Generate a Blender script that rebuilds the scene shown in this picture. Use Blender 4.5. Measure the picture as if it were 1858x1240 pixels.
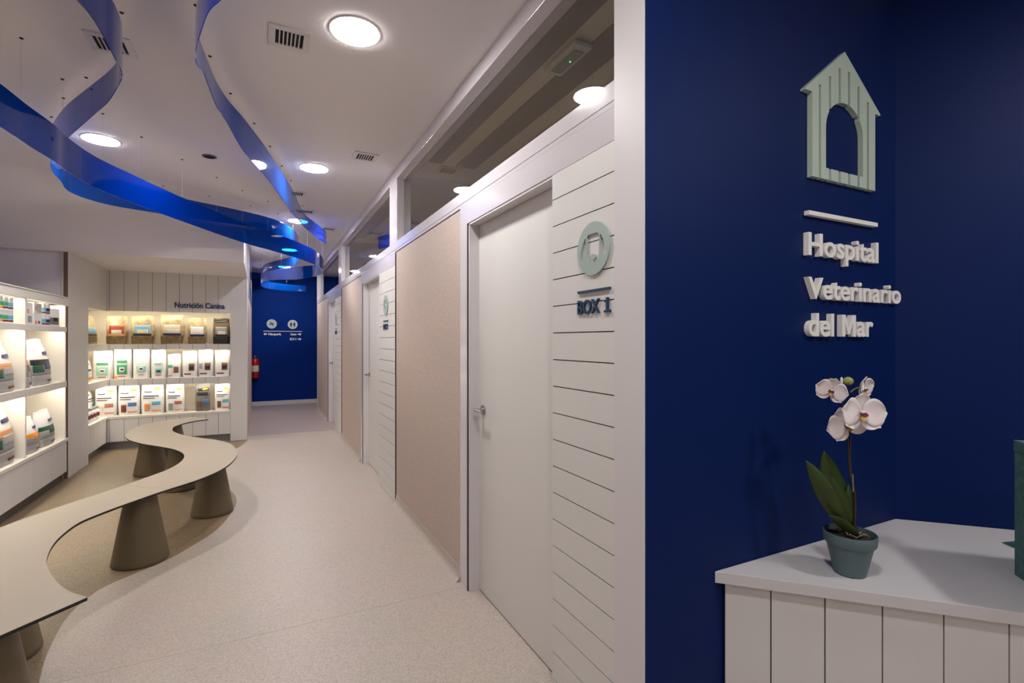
import bpy, bmesh, math, random
from mathutils import Vector, Matrix
random.seed(7)
for o in list(bpy.data.objects): bpy.data.objects.remove(o)
S = bpy.context.scene
H = 1.42                      # eye height; heights below measured from the eye are written z+H
PI = math.pi
TH = math.atan(454/905.)
# ---------------------------------------------------------------- camera, world, exposure
cd = bpy.data.cameras.new('camera'); cam = bpy.data.objects.new('camera', cd)
S.collection.objects.link(cam); S.camera = cam
cd.sensor_width = 36; cd.lens = 36*905/1858; cd.shift_y = -0.0005; cd.clip_start = .02
cam.location = (0, 0, H); cam.rotation_euler = (PI/2, 0, -TH)
W = bpy.data.worlds.new('world'); S.world = W; W.use_nodes = True
W.node_tree.nodes['Background'].inputs[0].default_value = (.75, .72, .8, 1)
W.node_tree.nodes['Background'].inputs[1].default_value = .02
vs = S.view_settings; vs.view_transform = 'Standard'; vs.look = 'None'; vs.gamma = 1; vs.use_curve_mapping = False
vs.exposure = 0.30
LAMP = 155.0                   # strength of the ceiling downlight diffusers
LAMPCOL = (1, .975, .945)
LED = 34.0; LEDCOL = (1, .92, .76)
COL = S.collection
CEIL = 1.50 + H

# ---------------------------------------------------------------- materials
def lin(c):
    c = c/255.
    return c/12.92 if c <= .04045 else ((c+.055)/1.055)**2.4
def rgb(r, g, b): return (lin(r), lin(g), lin(b), 1)
MATS = {}
def mat(name, col, rough=.5, metal=0, spec=.5, bump=0, bscale=60, mottled=0, mscale=30, coat=0):
    if name in MATS: return MATS[name]
    m = bpy.data.materials.new(name); m.use_nodes = True; nt = m.node_tree; b = nt.nodes['Principled BSDF']
    b.inputs['Base Color'].default_value = col; b.inputs['Roughness'].default_value = rough
    b.inputs['Metallic'].default_value = metal; b.inputs['Specular IOR Level'].default_value = spec
    b.inputs['Coat Weight'].default_value = coat; b.inputs['Coat Roughness'].default_value = .08
    tc = nt.nodes.new('ShaderNodeTexCoord')
    if mottled:
        n = nt.nodes.new('ShaderNodeTexNoise'); n.inputs['Scale'].default_value = mscale; n.inputs['Detail'].default_value = 6
        nt.links.new(tc.outputs['Object'], n.inputs['Vector'])
        r = nt.nodes.new('ShaderNodeValToRGB')
        r.color_ramp.elements[0].position = .35; r.color_ramp.elements[1].position = .65
        r.color_ramp.elements[0].color = tuple(c*(1-mottled) for c in col[:3])+(1,)
        r.color_ramp.elements[1].color = tuple(min(1, c*(1+mottled)) for c in col[:3])+(1,)
        nt.links.new(n.outputs['Fac'], r.inputs['Fac']); nt.links.new(r.outputs['Color'], b.inputs['Base Color'])
    if bump:
        n = nt.nodes.new('ShaderNodeTexNoise'); n.inputs['Scale'].default_value = bscale
        nt.links.new(tc.outputs['Object'], n.inputs['Vector'])
        bp = nt.nodes.new('ShaderNodeBump'); bp.inputs['Strength'].default_value = bump; bp.inputs['Distance'].default_value = .003
        nt.links.new(n.outputs['Fac'], bp.inputs['Height']); nt.links.new(bp.outputs['Normal'], b.inputs['Normal'])
    MATS[name] = m; return m
def emit(name, col, s):
    m = bpy.data.materials.new(name); m.use_nodes = True; nt = m.node_tree; nt.nodes.clear()
    e = nt.nodes.new('ShaderNodeEmission'); e.inputs[0].default_value = tuple(col[:3])+(1,); e.inputs[1].default_value = s
    o = nt.nodes.new('ShaderNodeOutputMaterial'); nt.links.new(e.outputs[0], o.inputs[0]); return m
def terrazzo(name, base, light, dark, scale, rough):
    m = bpy.data.materials.new(name); m.use_nodes = True; nt = m.node_tree; b = nt.nodes['Principled BSDF']
    tc = nt.nodes.new('ShaderNodeTexCoord')
    v = nt.nodes.new('ShaderNodeTexVoronoi'); v.inputs['Scale'].default_value = scale
    nt.links.new(tc.outputs['Object'], v.inputs['Vector'])
    sp = nt.nodes.new('ShaderNodeSeparateColor'); nt.links.new(v.outputs['Color'], sp.inputs[0])
    r = nt.nodes.new('ShaderNodeValToRGB'); cr = r.color_ramp; cr.interpolation = 'CONSTANT'
    cr.elements[0].position = 0; cr.elements[0].color = dark
    cr.elements[1].position = .16; cr.elements[1].color = base
    e = cr.elements.new(.84); e.color = light
    nt.links.new(sp.outputs[0], r.inputs['Fac'])
    n = nt.nodes.new('ShaderNodeTexNoise'); n.inputs['Scale'].default_value = 3; n.inputs['Detail'].default_value = 4
    nt.links.new(tc.outputs['Object'], n.inputs['Vector'])
    mx = nt.nodes.new('ShaderNodeMix'); mx.data_type = 'RGBA'; mx.blend_type = 'MULTIPLY'; mx.inputs[0].default_value = .12
    nt.links.new(r.outputs['Color'], mx.inputs[6]); nt.links.new(n.outputs['Color'], mx.inputs[7])
    nt.links.new(mx.outputs[2], b.inputs['Base Color']); b.inputs['Roughness'].default_value = rough
    b.inputs['Specular IOR Level'].default_value = .4
    return m
M_ceil = mat('ceiling_paint', rgb(226, 220, 221), .9)
M_white = mat('white_lacquer', rgb(214, 209, 211), .45, coat=0)
M_gloss = mat('white_gloss_frame', rgb(216, 210, 216), .12, spec=.35)
M_plank = mat('white_plank', rgb(216, 213, 210), .5)
M_door = mat('door_white', rgb(216, 213, 210), .5)
M_groove = mat('groove_brown', rgb(50, 36, 32), .8)
M_beige = mat('beige_wall_vinyl', rgb(190, 172, 162), .7, mottled=.14, mscale=150)
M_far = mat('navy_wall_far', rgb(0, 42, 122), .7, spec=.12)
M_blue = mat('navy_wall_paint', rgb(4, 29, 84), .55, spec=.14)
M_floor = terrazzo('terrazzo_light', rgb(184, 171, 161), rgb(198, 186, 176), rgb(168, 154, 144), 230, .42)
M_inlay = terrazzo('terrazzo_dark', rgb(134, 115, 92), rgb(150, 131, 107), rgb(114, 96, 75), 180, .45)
M_shelf = mat('shelf_white', rgb(224, 218, 208), .5)
M_cream = mat('shelf_cream', rgb(226, 216, 196), .6)
M_kick = mat('steel_kick', rgb(140, 138, 140), .35, metal=.7)
M_steel = mat('brushed_steel', rgb(170, 165, 165), .25, metal=1)
M_bench = mat('bench_laminate', rgb(168, 155, 138), .5)
M_edge = mat('bench_black_edge', rgb(20, 18, 24), .5)
M_cone = mat('cone_bronze_paint', rgb(98, 85, 62), .5)
M_mint = mat('mint_grey_paint', rgb(158, 176, 170), .5)
M_letter = mat('white_letter', rgb(242, 238, 234), .5)
M_navy = mat('navy_letter', rgb(16, 50, 88), .5)
M_dark = mat('dark_void', rgb(14, 13, 16), .8)
M_teal = mat('teal_pot', rgb(86, 108, 112), .55)
M_tealc = mat('teal_card', rgb(74, 112, 110), .8, mottled=.25, mscale=40, bump=.4, bscale=90)
M_leaf = mat('orchid_leaf', rgb(44, 60, 14), .42, mottled=.15, mscale=20)
M_petal = mat('orchid_petal', rgb(236, 226, 226), .6)
M_lip = mat('orchid_lip', rgb(196, 156, 60), .6)
M_liptop = mat('orchid_lip_spots', rgb(120, 60, 70), .6)
M_bud = mat('orchid_bud', rgb(150, 156, 78), .5)
M_stem = mat('orchid_stem', rgb(54, 38, 22), .5)
M_bark = mat('bark_chips', rgb(40, 30, 24), .9, bump=.6, bscale=40)
M_root = mat('orchid_root', rgb(140, 130, 100), .7)
M_red = mat('extinguisher_red', rgb(190, 14, 30), .3, spec=.6)
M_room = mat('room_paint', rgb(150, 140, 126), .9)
M_strA = mat('room_ceiling_pale', rgb(205, 194, 174), .9)
M_strB = mat('room_ceiling_dark_stripe', rgb(112, 98, 84), .9)
M_lamp = emit('lamp_diffuser', LAMPCOL, LAMP)
M_led = emit('led_strip', LEDCOL, LED)
M_green = emit('green_led', (.1, 1, .2), 3)
M_wire = mat('clear_wire', rgb(190, 190, 200), .2)
# blue see-through acrylic
def schlick(nt, r0):        # same reflectance from either side of a thin sheet
    g = nt.nodes.new('ShaderNodeNewGeometry'); d = nt.nodes.new('ShaderNodeVectorMath'); d.operation = 'DOT_PRODUCT'
    nt.links.new(g.outputs['Normal'], d.inputs[0]); nt.links.new(g.outputs['Incoming'], d.inputs[1])
    def mth(op, a, b=None):
        m = nt.nodes.new('ShaderNodeMath'); m.operation = op; m.use_clamp = op in ('SUBTRACT', 'ADD')
        for k, v in enumerate((a, b)):
            if v is None: continue
            if isinstance(v, (int, float)): m.inputs[k].default_value = v
            else: nt.links.new(v, m.inputs[k])
        return m.outputs[0]
    c = mth('ABSOLUTE', d.outputs['Value']); p = mth('POWER', mth('SUBTRACT', 1.0, c), 5.0)
    return mth('ADD', mth('MULTIPLY', p, 1-r0), r0)
M_acr = bpy.data.materials.new('blue_acrylic'); M_acr.use_nodes = True; nt = M_acr.node_tree; nt.nodes.clear()
tr = nt.nodes.new('ShaderNodeBsdfTransparent'); tr.inputs[0].default_value = (.05, .32, .78, 1)
df = nt.nodes.new('ShaderNodeBsdfDiffuse'); df.inputs[0].default_value = (.002, .085, .40, 1)
tl = nt.nodes.new('ShaderNodeBsdfTranslucent'); tl.inputs[0].default_value = (.002, .09, .45, 1)
gl = nt.nodes.new('ShaderNodeBsdfGlossy'); gl.inputs[0].default_value = (1, 1, 1, 1); gl.inputs[1].default_value = .04
m1 = nt.nodes.new('ShaderNodeMixShader'); m1.inputs[0].default_value = .5
m2 = nt.nodes.new('ShaderNodeMixShader'); m2.inputs[0].default_value = .58
m3 = nt.nodes.new('ShaderNodeMixShader'); fr = schlick(nt, .035)
ou = nt.nodes.new('ShaderNodeOutputMaterial')
nt.links.new(df.outputs[0], m1.inputs[1]); nt.links.new(tl.outputs[0], m1.inputs[2])
nt.links.new(tr.outputs[0], m2.inputs[1]); nt.links.new(m1.outputs[0], m2.inputs[2])
nt.links.new(fr, m3.inputs[0]); nt.links.new(m2.outputs[0], m3.inputs[1]); nt.links.new(gl.outputs[0], m3.inputs[2])
nt.links.new(m3.outputs[0], ou.inputs[0])
def glassmat(name, tint, ior):
    g = bpy.data.materials.new(name); g.use_nodes = True; nt = g.node_tree; nt.nodes.clear()
    t = nt.nodes.new('ShaderNodeBsdfTransparent'); t.inputs[0].default_value = tint
    s = nt.nodes.new('ShaderNodeBsdfGlossy'); s.inputs[1].default_value = 0.0
    f = schlick(nt, ior)
    m = nt.nodes.new('ShaderNodeMixShader'); o = nt.nodes.new('ShaderNodeOutputMaterial')
    nt.links.new(f, m.inputs[0]); nt.links.new(t.outputs[0], m.inputs[1]); nt.links.new(s.outputs[0], m.inputs[2])
    nt.links.new(m.outputs[0], o.inputs[0]); return g
M_glass = glassmat('window_glass', (.92, .92, .89, 1), .08)

# ---------------------------------------------------------------- mesh helpers
def box(bm, x0, x1, y0, y1, z0, z1):
    v = [bm.verts.new(p) for p in ((x0,y0,z0),(x1,y0,z0),(x1,y1,z0),(x0,y1,z0),(x0,y0,z1),(x1,y0,z1),(x1,y1,z1),(x0,y1,z1))]
    for f in ((3,2,1,0),(4,5,6,7),(0,1,5,4),(1,2,6,5),(2,3,7,6),(3,0,4,7)): bm.faces.new([v[i] for i in f])
def prism(bm, pts, z0, z1):
    a = [bm.verts.new((x, y, z0)) for x, y in pts]; b = [bm.verts.new((x, y, z1)) for x, y in pts]
    n = len(pts)
    for i in range(n): bm.faces.new((a[i], a[(i+1)%n], b[(i+1)%n], b[i]))
    bm.faces.new(a[::-1]); bm.faces.new(b)
def lathe(bm, prof, seg=40, c=(0,0,0), caps=True):
    rings = []
    for r, z in prof:
        rings.append([bm.verts.new((c[0]+r*math.cos(2*PI*i/seg), c[1]+r*math.sin(2*PI*i/seg), c[2]+z)) for i in range(seg)])
    for a, b in zip(rings, rings[1:]):
        for i in range(seg): bm.faces.new((a[i], a[(i+1)%seg], b[(i+1)%seg], b[i]))
    if caps: bm.faces.new(rings[0][::-1]); bm.faces.new(rings[-1])
def tube(bm, pts, rad, seg=8):
    rings = []; pts = [Vector(p) for p in pts]
    for i, p in enumerate(pts):
        d = (pts[min(i+1, len(pts)-1)]-pts[max(i-1, 0)]).normalized()
        a = d.orthogonal().normalized() if i == 0 else (rings_a - d*rings_a.dot(d)).normalized()
        rings_a = a; b = d.cross(a); r = rad[i] if isinstance(rad, (list, tuple)) else rad
        rings.append([bm.verts.new(p+(a*math.cos(2*PI*k/seg)+b*math.sin(2*PI*k/seg))*r) for k in range(seg)])
    for a, b in zip(rings, rings[1:]):
        for i in range(seg): bm.faces.new((a[i], a[(i+1)%seg], b[(i+1)%seg], b[i]))
    bm.faces.new(rings[0][::-1]); bm.faces.new(rings[-1])
def ball(bm, c, rx, ry=None, rz=None, seg=16):
    ry = ry or rx; rz = rz or rx
    r = bmesh.ops.create_uvsphere(bm, u_segments=seg, v_segments=max(6, seg//2), radius=1)
    for v in r['verts']: v.co = Vector((c[0]+v.co.x*rx, c[1]+v.co.y*ry, c[2]+v.co.z*rz))
def mkobj(name, bm, m, parent=None, smooth=False, bevel=0, loc=None):
    bmesh.ops.recalc_face_normals(bm, faces=bm.faces)
    me = bpy.data.meshes.new(name); bm.to_mesh(me); bm.free()
    for k in (m if isinstance(m, list) else [m]): me.materials.append(k)
    if smooth:
        for p in me.polygons: p.use_smooth = True
        try: me.set_sharp_from_angle(angle=math.radians(40))
        except Exception: pass
    o = bpy.data.objects.new(name, me); COL.objects.link(o)
    if loc: o.location = loc
    if parent: o.parent = parent
    if bevel:
        b = o.modifiers.new('bevel', 'BEVEL'); b.width = bevel; b.segments = 2; b.limit_method = 'ANGLE'
    return o
def B(name, boxes, m, parent=None, bevel=0):
    bm = bmesh.new()
    for b in boxes: box(bm, b[0], b[1], b[2], b[3], b[4]+H, b[5]+H)
    return mkobj(name, bm, m, parent, bevel=bevel)
def tag(o, label=None, cat=None, group=None, kind=None):
    if label: o['label'] = label
    if cat: o['category'] = cat
    if group: o['group'] = group
    if kind: o['kind'] = kind
    return o
def thing(name, label, cat, loc=(0,0,0), rotz=0, group=None):
    o = bpy.data.objects.new(name, None); o.empty_display_size = .1; COL.objects.link(o)
    o.location = loc; o.rotation_euler = (0, 0, rotz); return tag(o, label, cat, group)
def struct(o, label, cat='wall'):
    return tag(o, label, cat, kind='structure')
def planks(name, axis, plane, thick, u0, u1, z0, z1, pitch, off, parent, m=None, horizontal=False, gap=.004, depth=.004):
    """grooved board: plane is the face position; thick goes away from the face (sign)"""
    bm = bmesh.new(); s = 1 if thick > 0 else -1
    def bx(a0, a1, b0, b1, p0, p1):
        p0, p1 = min(p0, p1), max(p0, p1)
        if axis == 'X': box(bm, p0, p1, a0, a1, b0+H, b1+H)
        else: box(bm, a0, a1, p0, p1, b0+H, b1+H)
    lo, hi = (z0, z1) if horizontal else (u0, u1)
    k = math.ceil((lo-off)/pitch - 1e-6); cuts = [lo]
    while off+k*pitch < hi-1e-6:
        if off+k*pitch > lo+.003: cuts.append(off+k*pitch)
        k += 1
    cuts.append(hi)
    for i in range(len(cuts)-1):
        a = cuts[i]+(gap/2 if i else 0); b = cuts[i+1]-(gap/2 if i < len(cuts)-2 else 0)
        if horizontal: bx(u0, u1, a, b, plane, plane+thick)
        else: bx(a, b, z0, z1, plane, plane+thick)
    o = mkobj(name, bm, m or M_plank, parent)
    bm = bmesh.new(); p0 = plane+s*depth; p1 = plane+thick*.9; g = .0005
    p0, p1 = min(p0, p1), max(p0, p1)
    if axis == 'X': box(bm, p0, p1, u0+g, u1-g, z0+H+g, z1+H-g)
    else: box(bm, u0+g, u1-g, p0, p1, z0+H+g, z1+H-g)
    mkobj('groove_backing', bm, M_groove, o)
    return o

# ================================================================= SETTING
FX = 1.045                     # face of the corridor partition
# floor
bm = bmesh.new(); box(bm, -3.2, 4.2, -3.0, 13.6, -.1, 0)
floor = struct(mkobj('floor', bm, M_floor), 'pale speckled terrazzo floor running down the corridor', 'floor')
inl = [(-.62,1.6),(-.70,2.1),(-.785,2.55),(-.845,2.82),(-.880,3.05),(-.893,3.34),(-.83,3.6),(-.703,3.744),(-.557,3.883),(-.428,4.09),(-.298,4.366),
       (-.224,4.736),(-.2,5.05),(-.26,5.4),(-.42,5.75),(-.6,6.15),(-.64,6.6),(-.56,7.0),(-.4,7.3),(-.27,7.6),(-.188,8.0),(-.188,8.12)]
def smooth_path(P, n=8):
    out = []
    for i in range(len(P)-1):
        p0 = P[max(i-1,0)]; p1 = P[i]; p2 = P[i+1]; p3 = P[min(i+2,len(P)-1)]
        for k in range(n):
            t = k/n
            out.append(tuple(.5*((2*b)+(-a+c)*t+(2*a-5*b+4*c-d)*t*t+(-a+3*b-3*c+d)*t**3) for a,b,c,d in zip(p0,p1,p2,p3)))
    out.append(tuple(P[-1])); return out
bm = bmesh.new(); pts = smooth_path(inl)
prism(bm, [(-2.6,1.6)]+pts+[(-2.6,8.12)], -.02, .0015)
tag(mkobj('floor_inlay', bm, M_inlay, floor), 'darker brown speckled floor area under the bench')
tag(B('floor_passage', [(-2.0,3.38,8.40,12.26,-H,-H+.0015)], terrazzo('terrazzo_passage', rgb(170, 153, 152), rgb(182, 166, 165), rgb(156, 140, 139), 230, .38), floor), 'slightly darker terrazzo floor at the far end')
B('floor_joint', [(-.78,1.04,2.700,2.703,-H,-H+.0006)], mat('joint', rgb(172, 158, 149), .5), floor)
# ceiling
bm = bmesh.new(); box(bm, -3.2, 4.2, -3.0, 13.6, CEIL, CEIL+.1)
ceiling = struct(mkobj('ceiling', bm, M_ceil), 'white plaster ceiling of corridor and waiting area', 'ceiling')
# bulkhead above the display niches
bm = bmesh.new()
bot = [(-.188,6.63),(-.845,6.63),(-1.5,6.63),(-2.0,6.63),(-2.75,6.63)]
mid = [(-.188,6.63),(-.845,6.52),(-1.5,6.40),(-2.0,6.3),(-2.75,6.2)]
top = [(-.188,6.63),(-.845,6.22),(-1.5,5.8),(-2.0,5.5),(-2.75,5.1)]
R0 = [bm.verts.new((x,y,.92+H)) for x,y in bot]; Rm = [bm.verts.new((x,y,1.25+H)) for x,y in mid]; R1 = [bm.verts.new((x,y,CEIL+.02)) for x,y in top]
K0 = [bm.verts.new((x,8.3,.92+H)) for x,y in bot]; K1 = [bm.verts.new((x,8.3,CEIL+.02)) for x,y in bot]
for i in range(4):
    for a, b in ((R0,Rm),(Rm,R1),(R1,K1),(K1,K0),(K0,R0)): bm.faces.new((a[i],a[i+1],b[i+1],b[i]))
for i in (0, 4): bm.faces.new((R0[i],Rm[i],R1[i],K1[i],K0[i]))
bulk = struct(mkobj('wall_back', bm, M_ceil, smooth=True), 'white bulkhead above the lit display niches')
# thin grooves of spot trims in the soffit
# walls
struct(B('wall_left', [(-2.75,-2.65,-3,8.12,-H,1.5)], M_ceil), 'white side wall behind the left shelving')
struct(B('wall_nook', [(-2.65,-1.813,6.70,6.78,.43,.92)], M_ceil), 'grey shaded wall strip above the left display shelving')
struct(B('wall_behind', [(-3.2,4.2,-3.1,-3,-H,1.5)], M_ceil), 'white wall behind the viewpoint')
struct(B('wall_rear', [(-2.75,-.19,8.48,8.6,-H,.92)], M_ceil), 'wall behind the display niches')
wl = B('wall_corridor', [(-.30,-.184,8.6,11.5,-H,.67)], M_beige)
struct(wl, 'beige corridor wall panel on the left, past the display niches')
B('wall_frame', [(-.30,-.184,8.6,11.5,.68,1.5)], M_gloss, wl); B('trim_line', [(-.298,-.186,8.6,11.5,.67,.68)], M_groove, wl)
struct(B('wall_far', [(-2.0,3.4,12.28,12.4,-H,1.5)], M_far), 'navy blue wall at the far end of the corridor')
struct(B('baseboard_far', [(-2.0,3.4,12.262,12.28,-H,-H+.09)], M_white), 'white skirting below the far blue wall', 'skirting')
struct(B('wall_passage', [(-2.1,-2.0,11.4,12.4,-H,1.5),(3.4,3.5,1.18,12.4,-H,1.5),(-2.0,-.30,11.4,11.5,-H,1.5)], M_ceil), 'white walls of the side passages')
# reception blue walls
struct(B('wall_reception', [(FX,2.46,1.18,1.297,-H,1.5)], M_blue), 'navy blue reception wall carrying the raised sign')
bm = bmesh.new(); d = Vector((1,-1)).normalized(); n = Vector((1,1)).normalized()
a = Vector((2.44,1.18)); b = a+d*3.2
prism(bm, [tuple(a), tuple(b), tuple(b+n*.12), tuple(a+n*.12)], 0, CEIL)
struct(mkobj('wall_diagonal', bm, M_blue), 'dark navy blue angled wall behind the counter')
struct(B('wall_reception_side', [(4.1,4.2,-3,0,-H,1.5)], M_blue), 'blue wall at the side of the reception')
# column at the corner
c = B('trim_1', [(FX-.004,FX,1.178,1.322,-H,1.5)], M_white)
c = struct(c, 'white corner post between blue wall and plank panel', 'post')
# --- partition frame
fr = B('wall_right', [
    (FX,FX+.12,1.28,1.32,-H,1.5),                                   # near end post
    (FX,FX+.12,1.322,11.3,.78,.8676), (FX-.002,FX,1.322,11.3,.80,.85),   # beam under glass
    (FX,FX+.12,1.322,11.3,1.409,1.5),
    (FX,FX+.12,4.30,4.58,.8676,1.409),(FX,FX+.12,7.70,7.97,.8676,1.409),(FX,FX+.12,11.2,11.3,-H,1.409),
    # headers over the doors
    (FX,FX+.12,1.322,2.655,.668,.78),(FX,FX+.12,4.368,5.954,.668,.78),(FX,FX+.12,7.666,9.32,.668,.78),
    # posts at the far side of every door
    (FX,FX+.12,2.655,2.764,-H,.78),(FX,FX+.12,5.954,6.054,-H,.78),(FX,FX+.12,9.32,9.40,-H,.78)], M_gloss, bevel=.003)
struct(fr, 'glossy white frame of the consulting room partition')
for (y0, y1) in ((2.764,4.352),(6.054,7.65),(9.40,11.2)):
    bp_ = B('wall_panel', [(FX+.006,FX+.1,y0,y1,-H,.775)], M_beige, fr)
    tag(bp_, 'beige speckled vinyl panel')
B('edge_trim', [(FX-.001,FX+.05,4.353,4.366,-H,.77)], M_groove, fr); B('edge_trim', [(FX-.001,FX+.05,7.651,7.664,-H,.77)], M_groove, fr)
for y in (2.640,5.939,9.306): B('edge_trim', [(FX-.001,FX+.05,y,y+.012,-H,.667)], M_groove, fr)
for (y0, y1) in ((1.322,1.722),(4.368,5.035),(7.666,8.378)):
    planks('plank_panel', 'X', FX, .064, y0, y1, -H+.004, .666, .1066, .032, fr, horizontal=True, gap=.0042)
# cove skirting
bm = bmesh.new()
for (y0, y1) in ((2.764,4.352),(6.054,7.65),(9.40,11.2)):
    P = [(FX+.006, .075), (FX+.006, 0), (FX-.03, 0), (FX-.018, .008), (FX-.006, .022), (FX+.001, .045), (FX+.003, .075)]
    A = [bm.verts.new((x, y0, z+.001)) for x, z in P]; C = [bm.verts.new((x, y1, z+.001)) for x, z in P]
    for i in range(len(P)): bm.faces.new((A[i],A[(i+1)%len(P)],C[(i+1)%len(P)],C[i]))
    bm.faces.new(A); bm.faces.new(C[::-1])
struct(mkobj('baseboard_right', bm, M_floor, smooth=True), 'terrazzo cove skirting under the beige panels', 'skirting')
# glass transoms
for i, (y0, y1) in enumerate(((1.32,4.30),(4.58,7.70),(7.97,11.2))):
    g = B('window_%d' % (i+1), [(1.104,1.108,y0,y1,.8676,1.409)], M_glass)
    struct(g, ['large clear transom pane over the nearest door', 'middle clear transom pane above the second door', 'farthest clear transom pane above the third door'][i], 'window')
    B('window_bead', [(1.096,1.104,y0,y1,.8676,.876),(1.096,1.104,y0,y1,1.401,1.409),(1.096,1.104,y1-.008,y1,.876,1.401)], M_white, g)
# doors
def lever(parent, y):
    bm = bmesh.new(); x0 = 1.108
    for v0, v1, r in ((x0, x0-.008, .024), (x0-.008, x0-.045, .009)):
        r_ = bmesh.ops.create_cone(bm, cap_ends=True, segments=24, radius1=r, radius2=r, depth=v0-v1, matrix=Matrix.Translation(((v0+v1)/2, y, H-.385)) @ Matrix.Rotation(PI/2, 4, 'Y'))
    tube(bm, [(x0-.045, y+.01, H-.385),(x0-.048,y-.01,H-.385),(x0-.048, y-.07, H-.385),(x0-.042,y-.115,H-.386)], [.010,.0105,.009,.008], 12)
    return mkobj('door_handle', bm, M_steel, parent, smooth=True)
for i, (y0, y1) in enumerate(((1.6,2.640),(4.9,5.939),(8.25,9.306))):
    dr = B('door_%d' % (i+1), [(1.110,1.15,y0,y1-.012,-H+.006,.655)], M_door)
    struct(dr, ['white flush door nearest the reception, beside the first box sign', 'white flush door in the middle of the corridor wall', 'white flush door farthest down the corridor wall'][i], 'door')
    B('door_jamb', [(FX+.004,1.165,y1-.012,y1,-H,.666),(FX+.004,1.165,y0,y1,.657,.668)], M_white, dr)
    B('threshold', [(1.112,1.148,y0,y1-.012,-H+.001,-H+.006)], M_groove, dr)
    bm = bmesh.new()
    y = y1-.075; x0 = 1.110; zc = H-.385
    bmesh.ops.create_cone(bm, cap_ends=True, segments=28, radius1=.026, radius2=.026, depth=.010, matrix=Matrix.Translation((x0-.005, y, zc)) @ Matrix.Rotation(PI/2, 4, 'Y'))
    bmesh.ops.create_cone(bm, cap_ends=True, segments=20, radius1=.009, radius2=.009, depth=.04, matrix=Matrix.Translation((x0-.028, y, zc)) @ Matrix.Rotation(PI/2, 4, 'Y'))
    tube(bm, [(x0-.048, y+.012, zc),(x0-.048, y-.02, zc),(x0-.048, y-.09, zc-.001)], [.0095,.0095,.0085], 12)
    mkobj('door_handle', bm, M_steel, dr, smooth=True)
# rooms behind the partition
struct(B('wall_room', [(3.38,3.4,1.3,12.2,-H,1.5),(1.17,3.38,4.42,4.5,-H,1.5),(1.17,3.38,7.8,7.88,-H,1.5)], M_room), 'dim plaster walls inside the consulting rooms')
rc = struct(B('trim_2', [(1.17,3.38,1.3,4.42,1.494,1.5),(1.17,3.38,4.5,7.8,1.494,1.5)], M_strA), 'pale consulting room ceiling with darker stripes', 'ceiling')
for (a, b) in ((1.19,1.345),(1.475,1.64),(1.79,1.95),(2.1,2.3)):  # darker stripes alternating with the pale ceiling sheet
    B('ceiling_stripe', [(a,b,1.3,4.0,1.482,1.494)], M_strB, rc)
    B('ceiling_stripe', [(a,b,4.5,7.4,1.482,1.494)], M_strB, rc)

# ================================================================= BUILT-IN DISPLAY NICHES
YB = 8.12; XL = -1.79
ds = thing('display_niche_wall', 'lit white plank-clad niche wall with three shelves of dog food bags', 'shelving', (-1.1, YB, 0))
def P(o, parent):            # parent keeping world placement
    o.parent = parent; o.matrix_parent_inverse = Matrix.Translation(-parent.location); return o
def Pb(name, boxes, m, parent, bevel=0): return P(B(name, boxes, m, None, bevel), parent)
def Pp(parent, *a, **k):
    o = planks(*a, None, **k); return P(o, parent)
Pp(ds, 'plank_panel', 'Y', YB, .02, XL, -.40, .3935, .92, .1524, -.394)
Pb('back_panel', [(-2.2,-.38,8.46,8.48,-1.0,.42)], M_cream, ds)
Pb('end_post', [(-.398,-.19,YB-.002,8.48,-H+.001,.92)], M_plank, ds)
for (z0, z1) in ((-.11,-.044),(-.587,-.50)):
    Pp(ds, 'shelf_front', 'Y', YB, .02, XL, -.40, z0, z1, .1524, -.394)
    Pb('shelf', [(-2.14,-.40,YB+.02,8.46,z0+.012,z1)], M_shelf, ds)
Pb('niche_top', [(-2.14,-.40,YB+.02,8.46,.411,.42)], M_shelf, ds)
Pb('ledge', [(-2.14,-.40,YB-.008,8.46,-1.012,-.984)], M_shelf, ds)
Pp(ds, 'base_front', 'Y', YB+.004, .02, XL, -.40, -1.314, -1.013, .1524, -.394)
Pb('kick_plate', [(XL-.06,-.40,YB+.06,YB+.07,-H+.001,-1.314)], M_kick, ds)
for z in (.4098, -.0982, -.5752): Pb('light_strip', [(-2.0,-.42,YB+.025,YB+.04,z-.006,z)], M_led, ds)
# side niches
sn = thing('side_niche_wall', 'lit side niches beside a tall white grooved pilaster, left of the dog food wall', 'shelving', (XL, 7.4, 0))
Pp(sn, 'pilaster', 'X', XL, -.02, 6.66, 7.34, -H+.001, .919, .085, 6.66)
Pb('pilaster_core', [(-2.2,XL-.02,6.79,6.84,-H+.001,.919),(-2.16,XL-.02,7.30,7.335,-H+.001,.40)], M_cream, sn)
Pb('edge_filler', [(XL-.05,XL-.001,6.6595,6.699,-H+.002,.915)], M_cream, sn)
Pb('edge_strip', [(XL-.03,XL+.002,6.645,6.659,-H+.001,.915)], mat('edge_brown', rgb(104,82,70), .6), sn)
Pp(sn, 'plank_panel', 'X', XL, -.02, 7.34, YB, .386, .919, .085, 6.66)
Pb('back_panel', [(-2.18,-2.16,7.335,8.46,-1.0,.40)], M_cream, sn)
for (z0, z1) in ((-.11,-.044),(-.587,-.50)):
    Pb('shelf', [(-2.158,XL-.018,7.34,YB-.001,z0+.014,z1),(XL-.018,XL,7.34,YB-.001,z0,z1)], M_shelf, sn)
Pb('niche_top', [(-2.158,XL-.02,7.34,YB,.40,.41)], M_shelf, sn)
Pb('ledge', [(-2.158,XL+.006,7.34,YB-.009,-1.012,-.984)], M_shelf, sn)
Pp(sn, 'base_front', 'X', XL-.004, -.02, 7.34, YB, -1.314, -1.013, .085, 6.66)
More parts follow.
